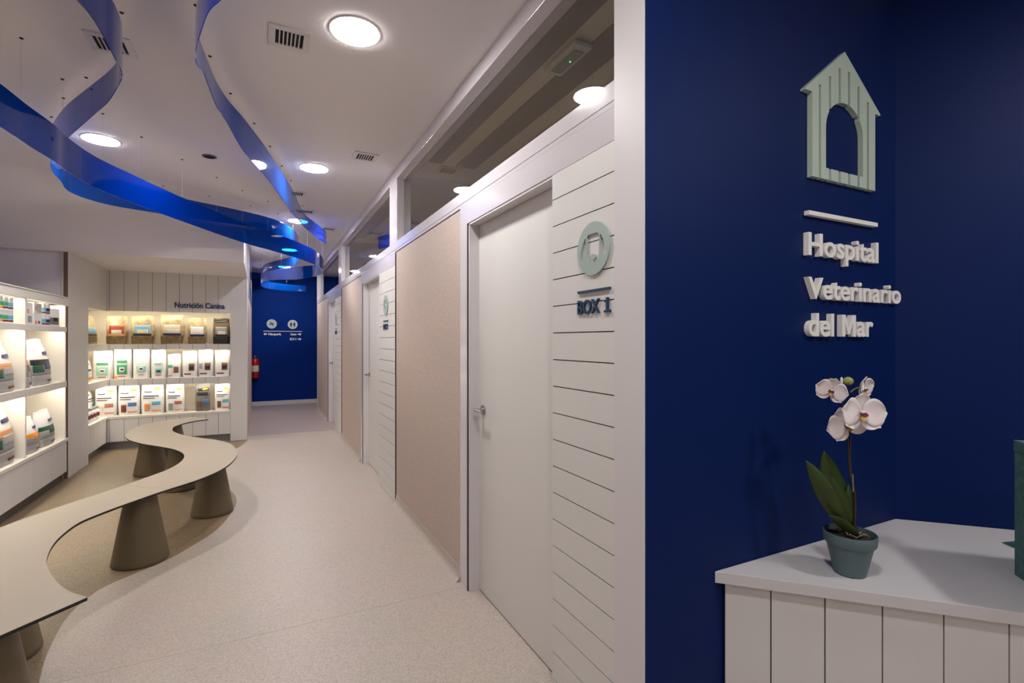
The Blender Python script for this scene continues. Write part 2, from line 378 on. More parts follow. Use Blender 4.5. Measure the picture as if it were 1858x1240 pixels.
Pb('kick_plate', [(XL-.07,XL-.06,7.34,YB+.06,-H+.001,-1.314)], M_kick, sn)
for z in (.3998, -.0962, -.5732): Pb('light_strip', [(XL-.04,XL-.025,7.36,YB-.02,z-.006,z)], M_led, sn)

# ================================================================= LEFT DISPLAY UNIT
lx = -1.763; lb = -2.26
lu = thing('display_shelving', 'long low white lit display shelving at the left edge with large pet food bags', 'shelving', (-2.0, 5.0, 0))
Y0, Y1 = 3.62, 6.53
Pb('top_board', [(lb,lx-.02,Y0,Y1+.02,.374,.43),(lx-.02,lx+.012,Y0,Y1+.02,.354,.43)], M_shelf, lu, .002)
Pb('top_edge', [(lb,lx+.02,Y0,Y1+.02,.4305,.44)], M_shelf, lu)
Pb('shelf', [(lb,lx-.02,Y0,Y1,.108,.14),(lx-.02,lx,Y0,Y1,.09,.14)], M_shelf, lu, .002)
Pb('shelf', [(lb,lx-.02,Y0,Y1,-.446,-.404),(lx-.02,lx,Y0,Y1,-.466,-.404)], M_shelf, lu, .002)
Pb('ledge', [(lb,lx+.01,Y0,Y1+.01,-1.01,-.98)], M_shelf, lu, .002)
Pb('back_panel', [(lb-.02,lb,Y0,Y1,-1.32,.44)], M_cream, lu)
for y in (3.62, 4.59, 5.56, 6.51): Pb('divider', [(lb,lx-.004,y-.012,y+.012,-.98,.354)], M_shelf, lu)
for k in range(7):
    y = 3.65+k*.411; Pb('cupboard_door', [(lx-.02,lx,y+.002,y+.409,-1.318,-1.012)], M_plank, lu, .001)
Pb('kick_plate', [(lx-.06,lx-.05,Y0,Y1,-H+.001,-1.318)], mat('kick_dark', rgb(92,86,84), .4, metal=.5), lu)
Pb('end_panel', [(lb,lx-.021,Y1-.02,Y1,-1.318,-1.012)], M_plank, lu)
for z in (.3735, .1075, -.4465):
    Pb('light_strip', [(lx-.05,lx-.03,Y0+.03,Y1-.03,z-.006,z)], M_led, lu)

# ================================================================= PRODUCT BAGS
def bagsurf(w, h, dp, lean=0, seal=.12):
    """point on the front (s=+1) or back (s=-1) of a standing pouch; u,v in 0..1"""
    def f(u, v, s):
        x = (u-.5)*2; wid = w/2*(1-.05*math.sin(v*PI)*0 - .06*v*v)
        d = dp/2*(1-v**2.2)*(1-.35*abs(x)**3) if v < 1 else 0
        if v > 1-seal: d *= .6
        puff = .012*math.sin(PI*min(1, v/(1-seal)))*(1-x*x)
        zz = h*v + .006*math.sin(7*u+3*v)*(v > .7)
        return Vector((x*wid*(1+.05*math.sin(PI*v)), -s*(max(d, .003)+puff)+lean*v, zz))
    return f
def bag(label, cat, loc, rotz, w, h, dp, body, patches, group=None, name='food_bag', lean=0, top=None):
    t = thing(name, label, cat, loc, rotz, group)
    f = bagsurf(w, h, dp, lean); bm = bmesh.new(); nu, nv = 10, 14
    grid = {}
    for s in (1, -1):
        for j in range(nv+1):
            for i in range(nu+1):
                if s == -1 and i in (0, nu): grid[s, i, j] = grid[1, i, j]; continue
                p = f(i/nu, j/nv, s)
                if i in (0, nu): p.y = lean*j/nv
                p.y += .0016*math.sin(i*2.3+j*1.7+w*90)*s*(0 if i in (0, nu) else 1)
                grid[s, i, j] = bm.verts.new(p)
    for s in (1, -1):
        for j in range(nv):
            for i in range(nu):
                q = [grid[s,i,j], grid[s,i+1,j], grid[s,i+1,j+1], grid[s,i,j+1]]
                bm.faces.new(q)
    bm.faces.new([grid[1,i,0] for i in range(nu+1)]+[grid[-1,i,0] for i in range(nu-1,0,-1)])
    tb = [grid[1,i,nv] for i in range(nu+1)]+[grid[-1,i,nv] for i in range(nu-1,0,-1)]; bm.faces.new(tb)
    mkobj('pouch', bm, body, t, smooth=True)
    for ip, (u0, u1, v0, v1, m, nm) in enumerate(patches):
        bm = bmesh.new(); a, b = 8, 6; g = {}
        for j in range(b+1):
            for i in range(a+1):
                u = u0+(u1-u0)*i/a; v = v0+(v1-v0)*j/b
                p = f(u, v, 1); p.y -= .0034+.0007*ip; g[i, j] = bm.verts.new(p)
        for j in range(b):
            for i in range(a): bm.faces.new((g[i,j], g[i+1,j], g[i+1,j+1], g[i,j+1]))
        o = mkobj(nm, bm, m, t, smooth=True)
        sd = o.modifiers.new('thickness', 'SOLIDIFY'); sd.thickness = .0005
    return t
def pm(name, r, g, b, rough=.45): return mat('pack_'+name, rgb(r, g, b), rough)
K_gold = mat('pack_gold_foil', rgb(188,168,128), .34, metal=.3, bump=.6, bscale=25, mottled=.38, mscale=13); K_dgold = mat('pack_dark_gold', rgb(120,98,62), .35, metal=.3, bump=.4, bscale=25)
K_brown = mat('pack_brown', rgb(112,92,62), .4, mottled=.3, mscale=20); K_white = mat('pack_white', rgb(232,230,228), .4, bump=.4, bscale=22); K_navy = pm('navy', 24, 34, 96); K_sky = pm('sky', 140, 184, 204)
K_red = pm('red', 170, 70, 48); K_cream = pm('cream', 226, 214, 190); K_green = pm('green', 70, 160, 110); K_mint = pm('mint', 160, 212, 186)
K_dgreen = pm('dark_green', 20, 84, 60); K_yel = pm('yellow', 236, 206, 20); K_or = pm('orange', 240, 150, 30); K_gray = pm('gray', 150, 150, 150)
K_dgray = mat('pack_charcoal', rgb(110, 104, 100), .4, bump=.3, bscale=22); K_blk = pm('black', 30, 30, 34); K_blue = pm('blue', 70, 120, 180); K_teal = pm('teal', 96, 172, 196); K_pk = pm('brick', 176, 104, 92)
K_tan = pm('tan', 214, 150, 100); K_silv = mat('pack_silver', rgb(176,174,172), .35, metal=.3, bump=.4, bscale=25); K_mar = pm('maroon', 120, 50, 44); K_dog = pm('dog_brown', 120, 84, 56)
def xz_at(px, y):            # world X of an image column on the plane Y=y
    t = (px-929)/905.; s, c = math.sin(TH), math.cos(TH)
    zc = y/(-t*s+c); return t*zc*c+zc*s
def yz_at(px, x):
    t = (px-929)/905.; s, c = math.sin(TH), math.cos(TH)
    zc = x/(t*c+s); return -t*zc*s+zc*c
G1 = 'gold dog food bags on the top shelf'; G2 = 'white dog food bags on the middle shelf'; G3 = 'white dog food bags on the bottom shelf'
def gold(px0, px1, h, label, pic, band, body=K_gold, extra=()):
    y = 8.24; a, b = xz_at(px0, y-.05), xz_at(px1, y-.05)
    bag(label, 'bag', ((a+b)/2, y, H-.044), 0, (b-a)*.97, h, .11, body,
        [(.03,.97,.02,.30,K_brown if body is K_gold else K_blk,'lower_band'), (.12,.88,.30,.37,band,'stripe'), (.16,.84,.37,.66,pic,'picture'), (.28,.74,.37,.50,K_cream,'caption')]+list(extra), G1)
gold(191,231,.375,'gold dog food bag with red brown picture, leftmost on the back top shelf', K_red, K_tan)
gold(236,280,.385,'gold dog food bag with sky blue picture and dark stripe', K_sky, K_blk)
gold(290,334,.40,'tallest gold dog food bag, with blue stripe, in middle of top shelf', K_cream, K_navy)
gold(340,375,.365,'gold dog food bag with white picture and blue wavy stripe', K_white, K_navy)
gold(386,417,.37,'dark bronze dog food bag at the right end of top shelf', K_gray, K_blk, K_dgold, [(.02,.98,.84,.97,K_blk,'top_band')])
def white(px0, px1, h, shelf_z, label, patches, group, body=K_white, y=8.24, dp=.10):
    a, b = xz_at(px0, y-.04), xz_at(px1, y-.04)
    bag(label, 'bag', ((a+b)/2, y, H+shelf_z), 0, (b-a)*.97, h, dp, body, patches, group)
zm = -.50
def grn(c, c2): return [(.22,.78,.50,.58,c,'title'), (.22,.78,.14,.46,c2,'panel'), (.36,.64,.22,.36,K_white,'oval'), (.42,.60,.27,.32,K_navy,'dog_mark'), (.3,.7,.06,.09,K_pk,'footer')]
white(167,204,.37,zm,'white bag with pale green panel, leftmost on the back middle shelf',grn(K_green,K_mint),G2)
white(205,238,.42,zm,'tall white bag with strong green panel and orange tab',grn(K_green,K_green)+[(.04,.24,.01,.09,K_or,'tab')],G2)
white(240,271,.415,zm,'white bag with soft green lower panel and no title, third on middle shelf',[(.24,.8,.2,.42,K_mint,'panel'),(.38,.66,.25,.37,K_white,'oval'),(.44,.62,.28,.33,K_navy,'dog_mark'),(.35,.7,.1,.13,K_gray,'footer')],G2)
white(273,301,.38,zm,'white bag with pale green title and navy dog mark, fourth on middle shelf',[(.25,.75,.48,.54,K_mint,'title'),(.3,.75,.14,.36,K_mint,'panel'),(.4,.68,.2,.27,K_navy,'dog_mark'),(.35,.7,.08,.11,K_pk,'footer')],G2)
white(303,328,.32,zm,'short white bag with green oval and folded top on middle shelf',[(.08,.42,.42,.54,K_green,'oval'),(.5,.85,.2,.46,K_dog,'dog_picture'),(.1,.4,.06,.1,K_tan,'footer')],G2)
gd = lambda: [(.45,.82,.24,.52,K_dog,'dog_picture'),(.5,.76,.30,.42,K_blk,'muzzle'),(.14,.6,.09,.14,K_mar,'footer')]
white(330,358,.36,zm,'white bag with low brown dog picture, third from the right on middle shelf',gd(),G2)
white(359,387,.375,zm,'white bag with two dog pictures, second from the right on middle shelf',gd()+[(.08,.3,.3,.5,K_gray,'small_picture')],G2)
white(389,418,.37,zm,'white bag with brown dog picture, right end of middle shelf',gd(),G2)
zl = -.984
def low(c, dog): return [(.6,.88,.78,.85,K_yel,'yellow_logo'),(.14,.5,.72,.75,K_blk,'logo_line'),(.12,.8,.58,.61,K_blk,'title_line'),(.12,.62,.51,.535,K_blk,'title_line'),(.5,.88,.3,.42,c,'colour_label'),(.18,.42,.1,.36,dog,'dog_picture'),(.5,.9,.08,.13,K_tan,'footer')]
white(171,211,.40,zl,'wide white bag with brick label, leftmost on the back bottom shelf',low(K_pk,K_cream),G3,dp=.14)
white(213,253,.40,zl,'white bag with blue label and dark red dog, bottom shelf',low(K_blue,K_mar),G3,dp=.13)
white(255,297,.41,zl,'white bag with turquoise label and tan dog, bottom shelf',low(K_teal,K_tan),G3,dp=.13)
white(300,334,.39,zl,'white bag with large yellow logo and brick label, centre of bottom shelf',low(K_pk,K_gray),G3,dp=.12)
white(354,381,.385,zl,'narrow grey bag with black title band, second from right on bottom shelf',[(.15,.9,.74,.84,K_blk,'logo_band'),(.5,.85,.76,.82,K_yel,'yellow_logo'),(.12,.86,.58,.70,K_blk,'title_band'),(.48,.88,.3,.42,K_blue,'colour_label'),(.14,.4,.16,.4,K_dog,'dog_picture')],G3,body=K_dgray)
white(389,418,.37,zl,'white bag with tilted yellow logo and turquoise dog label, right end of bottom shelf',low(K_teal,K_dog),G3)
# side niche goods
def side(px0, px1, x, z, h, label, body, patches, group, dp=.1, nm='food_bag', lean=0):
    a, b = yz_at(px0, x), yz_at(px1, x); 
    bag(label, 'bag', (x, (a+b)/2, H+z), PI/2, abs(b-a), h, dp, body, patches, group, nm, lean)
side(143,170,-1.93,-.044,.36,'gold dog food bag standing in the side niche, top shelf',K_gold,[(.03,.97,.02,.3,K_brown,'lower_band'),(.1,.9,.3,.36,K_blk,'stripe'),(.2,.8,.38,.6,K_sky,'picture')],'side niche bags')
side(148,160,-1.92,-.50,.30,'narrow white bag with dark spots, side niche middle shelf',K_white,[(.1,.6,.7,.76,K_blk,'dark_mark'),(.1,.6,.45,.52,K_blk,'dark_mark'),(.2,.9,.1,.2,K_or,'footer')],'side niche bags')
side(147,165,-2.02,-.984,.40,'white bag with yellow logo behind the small bottles, side niche',K_white,low(K_teal,K_white),'side niche bags')
def bottle(label, loc, body, band, r=.026, h=.13, group='small bottles on the side niche ledge', name='supplement_bottle'):
    t = thing(name, label, 'bottle', loc, 0, group)
    bm = bmesh.new(); lathe(bm, [(r*.9,0),(r,.004),(r,h*.66),(r*.9,h*.74),(r*.55,h*.8),(r*.55,h*.84)], 18); mkobj('body', bm, body, t, smooth=True)
    bm = bmesh.new(); lathe(bm, [(r*.7,h*.82),(r*.7,h*.99),(r*.62,h)], 18); mkobj('cap', bm, K_gray, t, smooth=True)
    bm = bmesh.new(); lathe(bm, [(r*1.02,h*.28),(r*1.02,h*.56)], 18, caps=False); mkobj('label_band', bm, band, t, smooth=True)
    return t
for k in range(4):
    bottle(['foremost small white bottle with brown band in the side niche row','second small white bottle from the front of side niche row','third small white bottle from the front of side niche row','rearmost small white bottle of the side niche row'][k], (-1.86, 7.56+k*.125, H-.984), K_white, K_mar, .036, .17)
bottle('silver bottle with turquoise band at the front of the side niche', (-1.85,7.44,H-.984), K_silv, K_teal, .034, .19)
# left unit bags
GB = 'large pet food bags on the left shelving'
def lbag(y, w, z, h, label, pat, x=-1.90, dp=.2, rot=PI/2, body=K_white): bag(label, 'bag', (x, y, H+z), rot, w, h, dp, body, pat, GB)
def hills(c, c2, c3): return [(.02,.98,.0,.22,K_silv,'lower_band'),(.02,.98,.22,.44,K_gray,'grey_band'),(.02,.98,.44,.56,c,'colour_band'),(.45,.98,.34,.47,c2,'colour_panel'),(.05,.4,.28,.44,c3,'picture'),(.55,.85,.66,.72,K_navy,'blue_logo'),(.55,.85,.06,.11,K_mar,'red_footer')]
zM = -.404; zL = -.98
lbag(5.29,.46,zM,.41,'large white pet food bag with orange band, left edge middle shelf',hills(K_tan,K_silv,K_dgreen))
lbag(5.71,.20,zM,.42,'white pet food bag with tan band just behind the shelf divider',hills(K_tan,K_dog,K_gray))
lbag(6.10,.44,zM,.42,'white pet food bag with navy panel beside the end of middle shelf',hills(K_blk,K_navy,K_dgreen))
lbag(5.28,.50,zL,.50,'largest white pet food bag with green and silver bands, left edge bottom shelf',hills(K_tan,K_silv,K_dgreen))
lbag(4.86,.30,zM,.40,'white pet food bag at far left of middle shelf',hills(K_or,K_gray,K_dog))
lbag(5.83,.28,zL,.31,'small white bag with orange bands on the bottom shelf',hills(K_or,K_or,K_gray),dp=.13,x=-1.86)
lbag(5.72,.20,zL,.45,'tall plain white bag behind the small orange bag',[(.1,.9,.1,.35,K_gray,'grey_band')],x=-2.08,dp=.12)
lbag(6.18,.37,zL,.33,'small white bag with dark green panels near the end of bottom shelf',hills(K_dgreen,K_dgreen,K_silv),dp=.13,x=-1.86)
lbag(6.16,.2,zL,.36,'small plain white bag behind the green panel bag',[(.1,.9,.1,.3,K_silv,'band')],x=-2.08,dp=.1)
# tins and boxes on the top shelf of the left unit
def tin(y, z, x, band, label):
    t = thing('food_tin', label, 'tin', (x, y, z+H), 0, 'stacked tins on the left top shelf')
    bm = bmesh.new(); lathe(bm, [(.036,0),(.038,.002),(.036,.005),(.036,.097),(.038,.1),(.036,.102)], 20); mkobj('can', bm, K_white, t, smooth=True)
    bm = bmesh.new(); lathe(bm, [(.0368,.03),(.0368,.062)], 20, caps=False); mkobj('label_band', bm, band[0], t, smooth=True)
    bm = bmesh.new(); lathe(bm, [(.0368,.01),(.0368,.026)], 20, caps=False); mkobj('lower_band', bm, band[1], t, smooth=True)
cols = [(4.98,K_dgreen,K_mar),(5.07,K_navy,K_mar),(5.16,K_green,K_or),(5.25,K_green,K_mar),(5.34,K_teal,K_mar)]
for k, (y, c1, c2) in enumerate(cols):
    for r in (0, 1):
        tin(y, .14+r*.103, -1.81, (c1, c2), 'tin with %s band, %s of the stack %s' % (['dark green','navy','bright green','mid green','turquoise'][k], ['bottom','top'][r], ['at the left edge','beside the edge','third from the edge','fourth from the edge','nearest the divider'][k]))
for k, (y, c1) in enumerate(((6.02,K_teal),(6.11,K_navy))):
    for r in (0, 1):
        tin(y, .14+r*.103, -1.81, (c1, K_mar), 'tin with %s band right of divider, %s one of two' % (['pale blue','navy'][k], ['bottom','top'][r]))
def smallbox(y, z, w, h, cols_, label, x=-1.83, rot=0):
    t = thing('pet_food_box', label, 'box', (x, y, z+H), rot, 'small pet food boxes on the left top shelf')
    bm = bmesh.new(); box(bm, -.05,.05,-w/2,w/2,0,h); mkobj('carton', bm, K_white, t, bevel=.002)
    for i, (c_, a0, a1, z0, z1) in enumerate(cols_):
        bm = bmesh.new(); box(bm, .0502,.0512,-w/2+w*a0,-w/2+w*a1,h*z0,h*z1); mkobj('printed_panel', bm, c_, t)
smallbox(5.68,.14,.13,.19,[(K_gray,.2,.8,.1,.4),(K_tan,.1,.4,.5,.7)],'white box with tan and grey print just right of the divider')
smallbox(5.86,.14,.17,.10,[(K_or,.1,.35,.1,.4),(K_navy,.5,.75,.15,.4)],'low white box with orange and navy squares, under another box')
smallbox(5.86,.242,.17,.095,[(K_silv,.3,.9,.1,.9),(K_tan,.1,.3,.3,.7)],'silver printed box on top of the orange and navy box')
smallbox(6.27,.14,.14,.17,[(K_dgray,.1,.9,.1,.5),(K_blk,.4,.8,.3,.5)],'dark printed box at the right end of left top shelf', rot=-.3)

# ================================================================= BENCH
BZ = -.97+H
bR = [(-.590,2.408),(-.680,2.516),(-.763,2.670),(-.840,2.858),(-.879,3.032),(-.893,3.17),(-.890,3.295),(-.875,3.41),(-.834,3.509),(-.729,3.679),(-.584,3.878),(-.385,4.12),(-.255,4.400),
      (-.195,4.737),(-.198,5.020),(-.257,5.367),(-.385,5.650),(-.550,5.86),(-.730,6.13),(-.85,6.42),(-.885,6.66),(-.878,6.797),(-.779,7.063),(-.595,7.234)]
bL = [(-.93,2.06),(-1.12,2.28),(-1.24,2.52),(-1.31,2.80),(-1.33,3.03),(-1.31,3.25),(-1.216,3.51),(-1.135,3.672),(-1.014,3.868),(-.878,4.078),(-.745,4.310),(-.63,4.54),(-.580,4.798),(-.596,5.071),(-.694,5.330),(-.836,5.545),(-1.033,5.813),
      (-1.202,6.16),(-1.281,6.581),(-1.259,6.968),(-1.138,7.252),(-.94,7.43),(-.747,7.50)]
def split(P, y):   # cut at Y=y
    for i in range(len(P)-1):
        if (P[i][1]-y)*(P[i+1][1]-y) <= 0:
            t = (y-P[i][1])/(P[i+1][1]-P[i][1]); q = (P[i][0]+t*(P[i+1][0]-P[i][0]), y)
            return P[:i+1]+[q], [q]+P[i+1:]
sR = smooth_path(bR, 5); sL = smooth_path(bL, 5)
# seam runs square across the bench near Y = 4
nR, fR = split(sR, 3.93); nL, fL = split(sL, 4.16)
def benchtop(Rr, Ll, parent, g):
    bm = bmesh.new(); prism(bm, Rr+Ll[::-1], BZ-.013, BZ-.0012); o = mkobj('seat_core', bm, M_edge, parent)
    bm = bmesh.new(); prism(bm, Rr+Ll[::-1], BZ-.0012, BZ); tag(mkobj('seat_top', bm, M_bench, parent), 'beige laminate seat top')
def cone(x, y, parent):
    bm = bmesh.new(); lathe(bm, [(.152,.006),(.155,.012),(.152,.03),(.086,BZ-.035),(.084,BZ-.014)], 48, (x, y, 0)); o = mkobj('leg', bm, M_cone, parent, smooth=True)
    bm = bmesh.new(); lathe(bm, [(.146,.001),(.146,.006)], 48, (x, y, 0)); mkobj('foot_ring', bm, M_edge, o)
b1 = thing('curved_bench', 'near half of the winding beige bench with cone legs, pointed end', 'bench', (0,0,0), 0, None)
b2 = thing('curved_bench', 'far half of the winding beige bench with cone legs, reaching the niches', 'bench', (0,0,0), 0, None)
benchtop(nR, nL, b1, 0); benchtop([(x, y+.003) for x, y in fR], [(x, y+.003) for x, y in fL], b2, 0)
for x, y in ((-1.06,3.02),(-.93,2.52)): cone(x, y, b1)
for x, y in ((-.70,3.955),(-.365,4.79),(-.70,5.72),(-1.06,6.50),(-.93,7.02)): cone(x, y, b2)

# ================================================================= CEILING FITTINGS
def lamp(x, y, label, grp, m=M_lamp):
    t = thing('ceiling_downlight', label, 'ceiling light', (x, y, CEIL), 0, grp)
    bm = bmesh.new(); lathe(bm, [(.112,-.006),(.120,-.004),(.122,0)], 48, caps=False)
    o = mkobj('trim_ring', bm, M_white, t, smooth=True)
    bm = bmesh.new(); lathe(bm, [(.112,-.007),(.112,-.0045)], 48); mkobj('diffuser', bm, m, t)
RL = 'round downlights in the row along the doors'
for y, l in ((2.50,'round glowing downlight nearest the viewer, large in the ceiling'),(4.63,'round downlight before the second door, second in the row along the doors'),(6.76,'round downlight right of the blue ribbons, third in the row along the doors'),(8.96,'round downlight seen through the blue ribbon, fourth in the row'),(11.06,'farthest round downlight by the navy end wall')):
    lamp(.405, y, l, RL)
lamp(-1.07, 4.69, 'round downlight over the bench, behind the blue ribbons', 'round downlights over the waiting area')
lamp(.405, .37, 'round downlight above the reception approach', RL)
LAMP4 = emit('entrance_lamp_diffuser', LAMPCOL, 100)
LAMP3 = emit('reception_lamp_diffuser', LAMPCOL, 190)
lamp(2.6, -.55, 'round downlight over the reception side, right of the viewpoint', 'round downlights over the reception', LAMP3)
lamp(.405, -1.76, 'round downlight above the entrance, behind the viewpoint', RL, LAMP4)
ROOM_FILL = emit('added_room_fill', LAMPCOL, 150)  # invented fill lights, out of view, added to brighten the rooms behind the glass
for y, l in ((2.9,'added fill light inside the nearest consulting room, out of view'),(6.1,'added fill light inside the middle consulting room, out of view')):
    lamp(2.75, y, l, 'added fill lights inside the rooms', ROOM_FILL)
def vent(x, y, label, w=.19, rot=0, grp='white ceiling air grilles'):
    t = thing('air_vent', label, 'vent', (x, y, CEIL), rot, grp)
    bm = bmesh.new(); o_ = w/2; i_ = w*.33
    box(bm,-o_,o_,-o_,-i_,-.008,0); box(bm,-o_,o_,i_,o_,-.008,0); box(bm,-o_,-i_,-i_,i_,-.008,0); box(bm,i_,o_,-i_,i_,-.008,0)
    mkobj('frame', bm, M_white, t, bevel=.002)
    bm = bmesh.new(); box(bm,-i_,i_,-i_,i_,-.0015,-.0005); mkobj('dark_backing', bm, M_dark, t)
    bm = bmesh.new()
    for k in range(6):
        cx = -i_+(k+1)*2*i_/7; box(bm, cx-.003, cx+.003, -i_, i_, -.008, -.0016)
    mkobj('slats', bm, M_white, t)
vent(.122,2.70,'square white air grille near the largest downlight')
vent(-.68,3.16,'square white air grille partly behind the upper left blue ribbon')
vent(.75,4.16,'white air grille beside the transom frame above the corridor')
vent(.31,5.5,'small white air grille seen beside the right ribbon')
vent(.46,6.22,'white air grille just past the right ribbon end')
vent(.80,7.05,'farthest white air grille, right of the ribbon end')
t = thing('ceiling_speaker', 'small round dark recessed fitting in the ceiling between ribbons', 'speaker', (-.38,4.72,CEIL))
bm = bmesh.new(); lathe(bm, [(.045,-.002),(.045,-.0008)], 32); mkobj('dark_opening', bm, M_dark, t)
bm = bmesh.new(); lathe(bm, [(.045,-.006),(.053,-.004),(.054,0)], 32, caps=False); mkobj('rim', bm, mat('rim_grey', rgb(120,114,112), .5), t, smooth=True)
# emergency light inside the near room
t = thing('emergency_light', 'clear oblong emergency light with green indicator behind the transom glass', 'light', (1.42,2.19,1.482+H), 0)
bm = bmesh.new(); box(bm, -.055,.055,-.15,.15,-.028,0); mkobj('housing', bm, mat('lamp_housing', rgb(190,188,176), .35), t, bevel=.012)
bm = bmesh.new(); box(bm, -.03,.03,-.11,.11,-.036,-.028); mkobj('lens', bm, mat('lamp_lens', rgb(120,124,112), .15), t, bevel=.006)
bm = bmesh.new(); ball(bm, (.005,-.02,-.038), .0035); mkobj('green_indicator', bm, M_green, t)

# ================================================================= BLUE RIBBONS
def unz(px, py, z):
    s, c = math.sin(TH), math.cos(TH); zc = -905*z/(py-619); xc = (px-929)/905*zc
    return (xc*c+zc*s, -xc*s+zc*c)
def ribbon(label, ctrl, anchors):
    """ctrl: image column, top row, bottom row, top height from the eye -> points in plan with heights"""
    P3 = []
    for px, yt, yb, zt in ctrl:
        X, Y = unz(px, yt, zt); P3.append((X, Y, zt, zt*(619-yb)/(619-yt)))
    Q = smooth_path(P3, 10)
    t = thing('ceiling_ribbon', label, 'hanging ribbon', (0,0,0), 0, None)
    bm = bmesh.new(); N = []
    for i in range(len(Q)):
        d_ = Vector(Q[min(i+1,len(Q)-1)][:2])-Vector(Q[max(i-1,0)][:2]); d_.normalize(); N.append((-d_.y*.002, d_.x*.002))
    rows = [[bm.verts.new((q[0]+s_*n_[0], q[1]+s_*n_[1], q[h_]+H)) for q, n_ in zip(Q, N)] for s_, h_ in ((1,2),(1,3),(-1,3),(-1,2))]
    for k in range(4):
        A, C = rows[k], rows[(k+1)%4]
        for i in range(len(Q)-1): bm.faces.new((A[i],A[i+1],C[i+1],C[i]))
    bm.faces.new([w_[0] for w_ in rows]); bm.faces.new([w_[-1] for w_ in rows])
    mkobj('acrylic_band', bm, M_acr, t, smooth=True)
    L = 0; nxt = .2
    for i in range(1, len(Q)-1):
        L += math.dist(Q[i][:2], Q[i-1][:2])
        if L >= nxt:
            nxt += anchors; x, y, a, b = Q[i]
            bm = bmesh.new(); tube(bm, [(x,y,a-.02+H),(x,y,CEIL)], .00045, 6); w_ = mkobj('hanging_wire', bm, M_wire, t)
            bm = bmesh.new(); lathe(bm, [(.007,-.004),(.009,0)], 12, (x,y,CEIL)); mkobj('ceiling_anchor', bm, M_dark, w_)
    return t
r1 = ribbon('blue translucent ribbon entering at upper left and curling back under the ceiling', [
    (110,-140,-35,1.43),(140,-95,0,1.43),(170,-50,36,1.43),(190,-18,70,1.43),(207,8,103,1.43),(218,36,124,1.43),(221.5,61,135,1.43),(219,92,147,1.43),(212,113,160,1.43),(194,133,187,1.43),
    (160,160,217,1.43),(123,190,250,1.43),(101,217,275,1.43),(92,240,297,1.42),(96,265,312,1.42),(110,285,328,1.42),(130,303,350,1.42),(194,326,371,1.42),(290,351,388,1.42),(340,362,400,1.42),(440,383,417,1.42),
    (500,399,431,1.42),(530,415,444,1.42),(541,430,455,1.42),(543,446,468,1.42),(536,463,480,1.42),(510,471,487,1.42),(485,478,493,1.42),(475,486,500,1.42),(474,492,505,1.42),(490,499,512,1.42),(520,505,518,1.40),(560,511,522,1.38)], .42)
r2 = ribbon('lowest wide blue translucent ribbon sweeping from the left edge towards the far wall', [
    (-160,40,150,1.19),(-80,95,186,1.19),(0,152,230,1.19),(48,190,262,1.19),(97,226,292,1.19),(123,250,312,1.19),(178,287,343,1.19),(274,333,381,1.19),(339,362,405,1.185),(440,404,440,1.18),(490,421,454,1.18),
    (524,433,464,1.18),(555,446,474,1.18),(575,457,482,1.18),(585,468,490,1.18),(585,476,496,1.18),(572,481,502,1.18),(540,484,507,1.18),(500,490,508,1.18),(480,494,511,1.18),(473,500,515,1.18),(476,506,521,1.18),(492,512,525,1.18),(520,516,528,1.17),(555,519,529,1.16)], .42)
r3 = ribbon('narrow blue translucent ribbon close to the ceiling ending above the second door', [
    (420,-120,-25,1.44),(400,-88,0,1.44),(378,-58,22,1.44),(363,-15,62,1.44),(356,20,88,1.44),(355,45,106,1.44),(358,60,118,1.44),(363,76,125,1.44),(371,97,136,1.44),(392,148,191,1.44),(413,181,224,1.44),(442,215,274,1.44),(480,265,318,1.44),
    (509,310,356,1.44),(530,343,386,1.44),(551,386,411,1.44),(570,403,428,1.44),(588,417,441,1.44),(592,422,444,1.44)], .42)

# ================================================================= SIGNS
def textobj(s, bold=.0):
    cu = bpy.data.curves.new('t', 'FONT'); cu.body = s; cu.size = 1; cu.offset = bold; cu.resolution_u = 4
    o = bpy.data.objects.new('t', cu); COL.objects.link(o); bpy.context.view_layer.update()
    me = bpy.data.meshes.new_from_object(o.evaluated_get(bpy.context.evaluated_depsgraph_get()))
    bpy.data.objects.remove(o); return me
def flat_letters(s, bold=0):
    """list of letters, each a bmesh in the x,y plane; whole text's x range and cap range"""
    me = textobj(s, bold); bm = bmesh.new(); bm.from_mesh(me)
    bmesh.ops.remove_doubles(bm, verts=bm.verts, dist=1e-5)
    seen = set(); comps = []
    for f in bm.faces:
        if f in seen: continue
        st = [f]; seen.add(f); comp = []
        while st:
            g = st.pop(); comp.append(g)
            for e in g.edges:
                for h in e.link_faces:
                    if h not in seen: seen.add(h); st.append(h)
        comps.append(comp)
    def xr(c): xs = [v.co.x for f in c for v in f.verts]; return min(xs), max(xs)
    comps.sort(key=lambda c: xr(c)[0]); groups = []
    for c_ in comps:
        a, b = xr(c_)
        if groups:
            ga, gb = groups[-1][1]
            if min(b, gb)-max(a, ga) > .55*min(b-a, gb-ga): groups[-1] = (groups[-1][0]+c_, (min(a,ga), max(b,gb))); continue
        groups.append((c_, (a, b)))
    out = []
    for fs, r in groups:
        nb = bmesh.new(); mp = {}
        for f in fs:
            for v in f.verts:
                if v not in mp: mp[v] = nb.verts.new(v.co)
            try: nb.faces.new([mp[v] for v in f.verts])
            except ValueError: pass
        out.append(nb)
    xs = [v.co.x for v in bm.verts]; ys = [v.co.y for v in bm.verts]; bm.free()
    return out, (min(xs), max(xs)), (min(ys), max(ys))
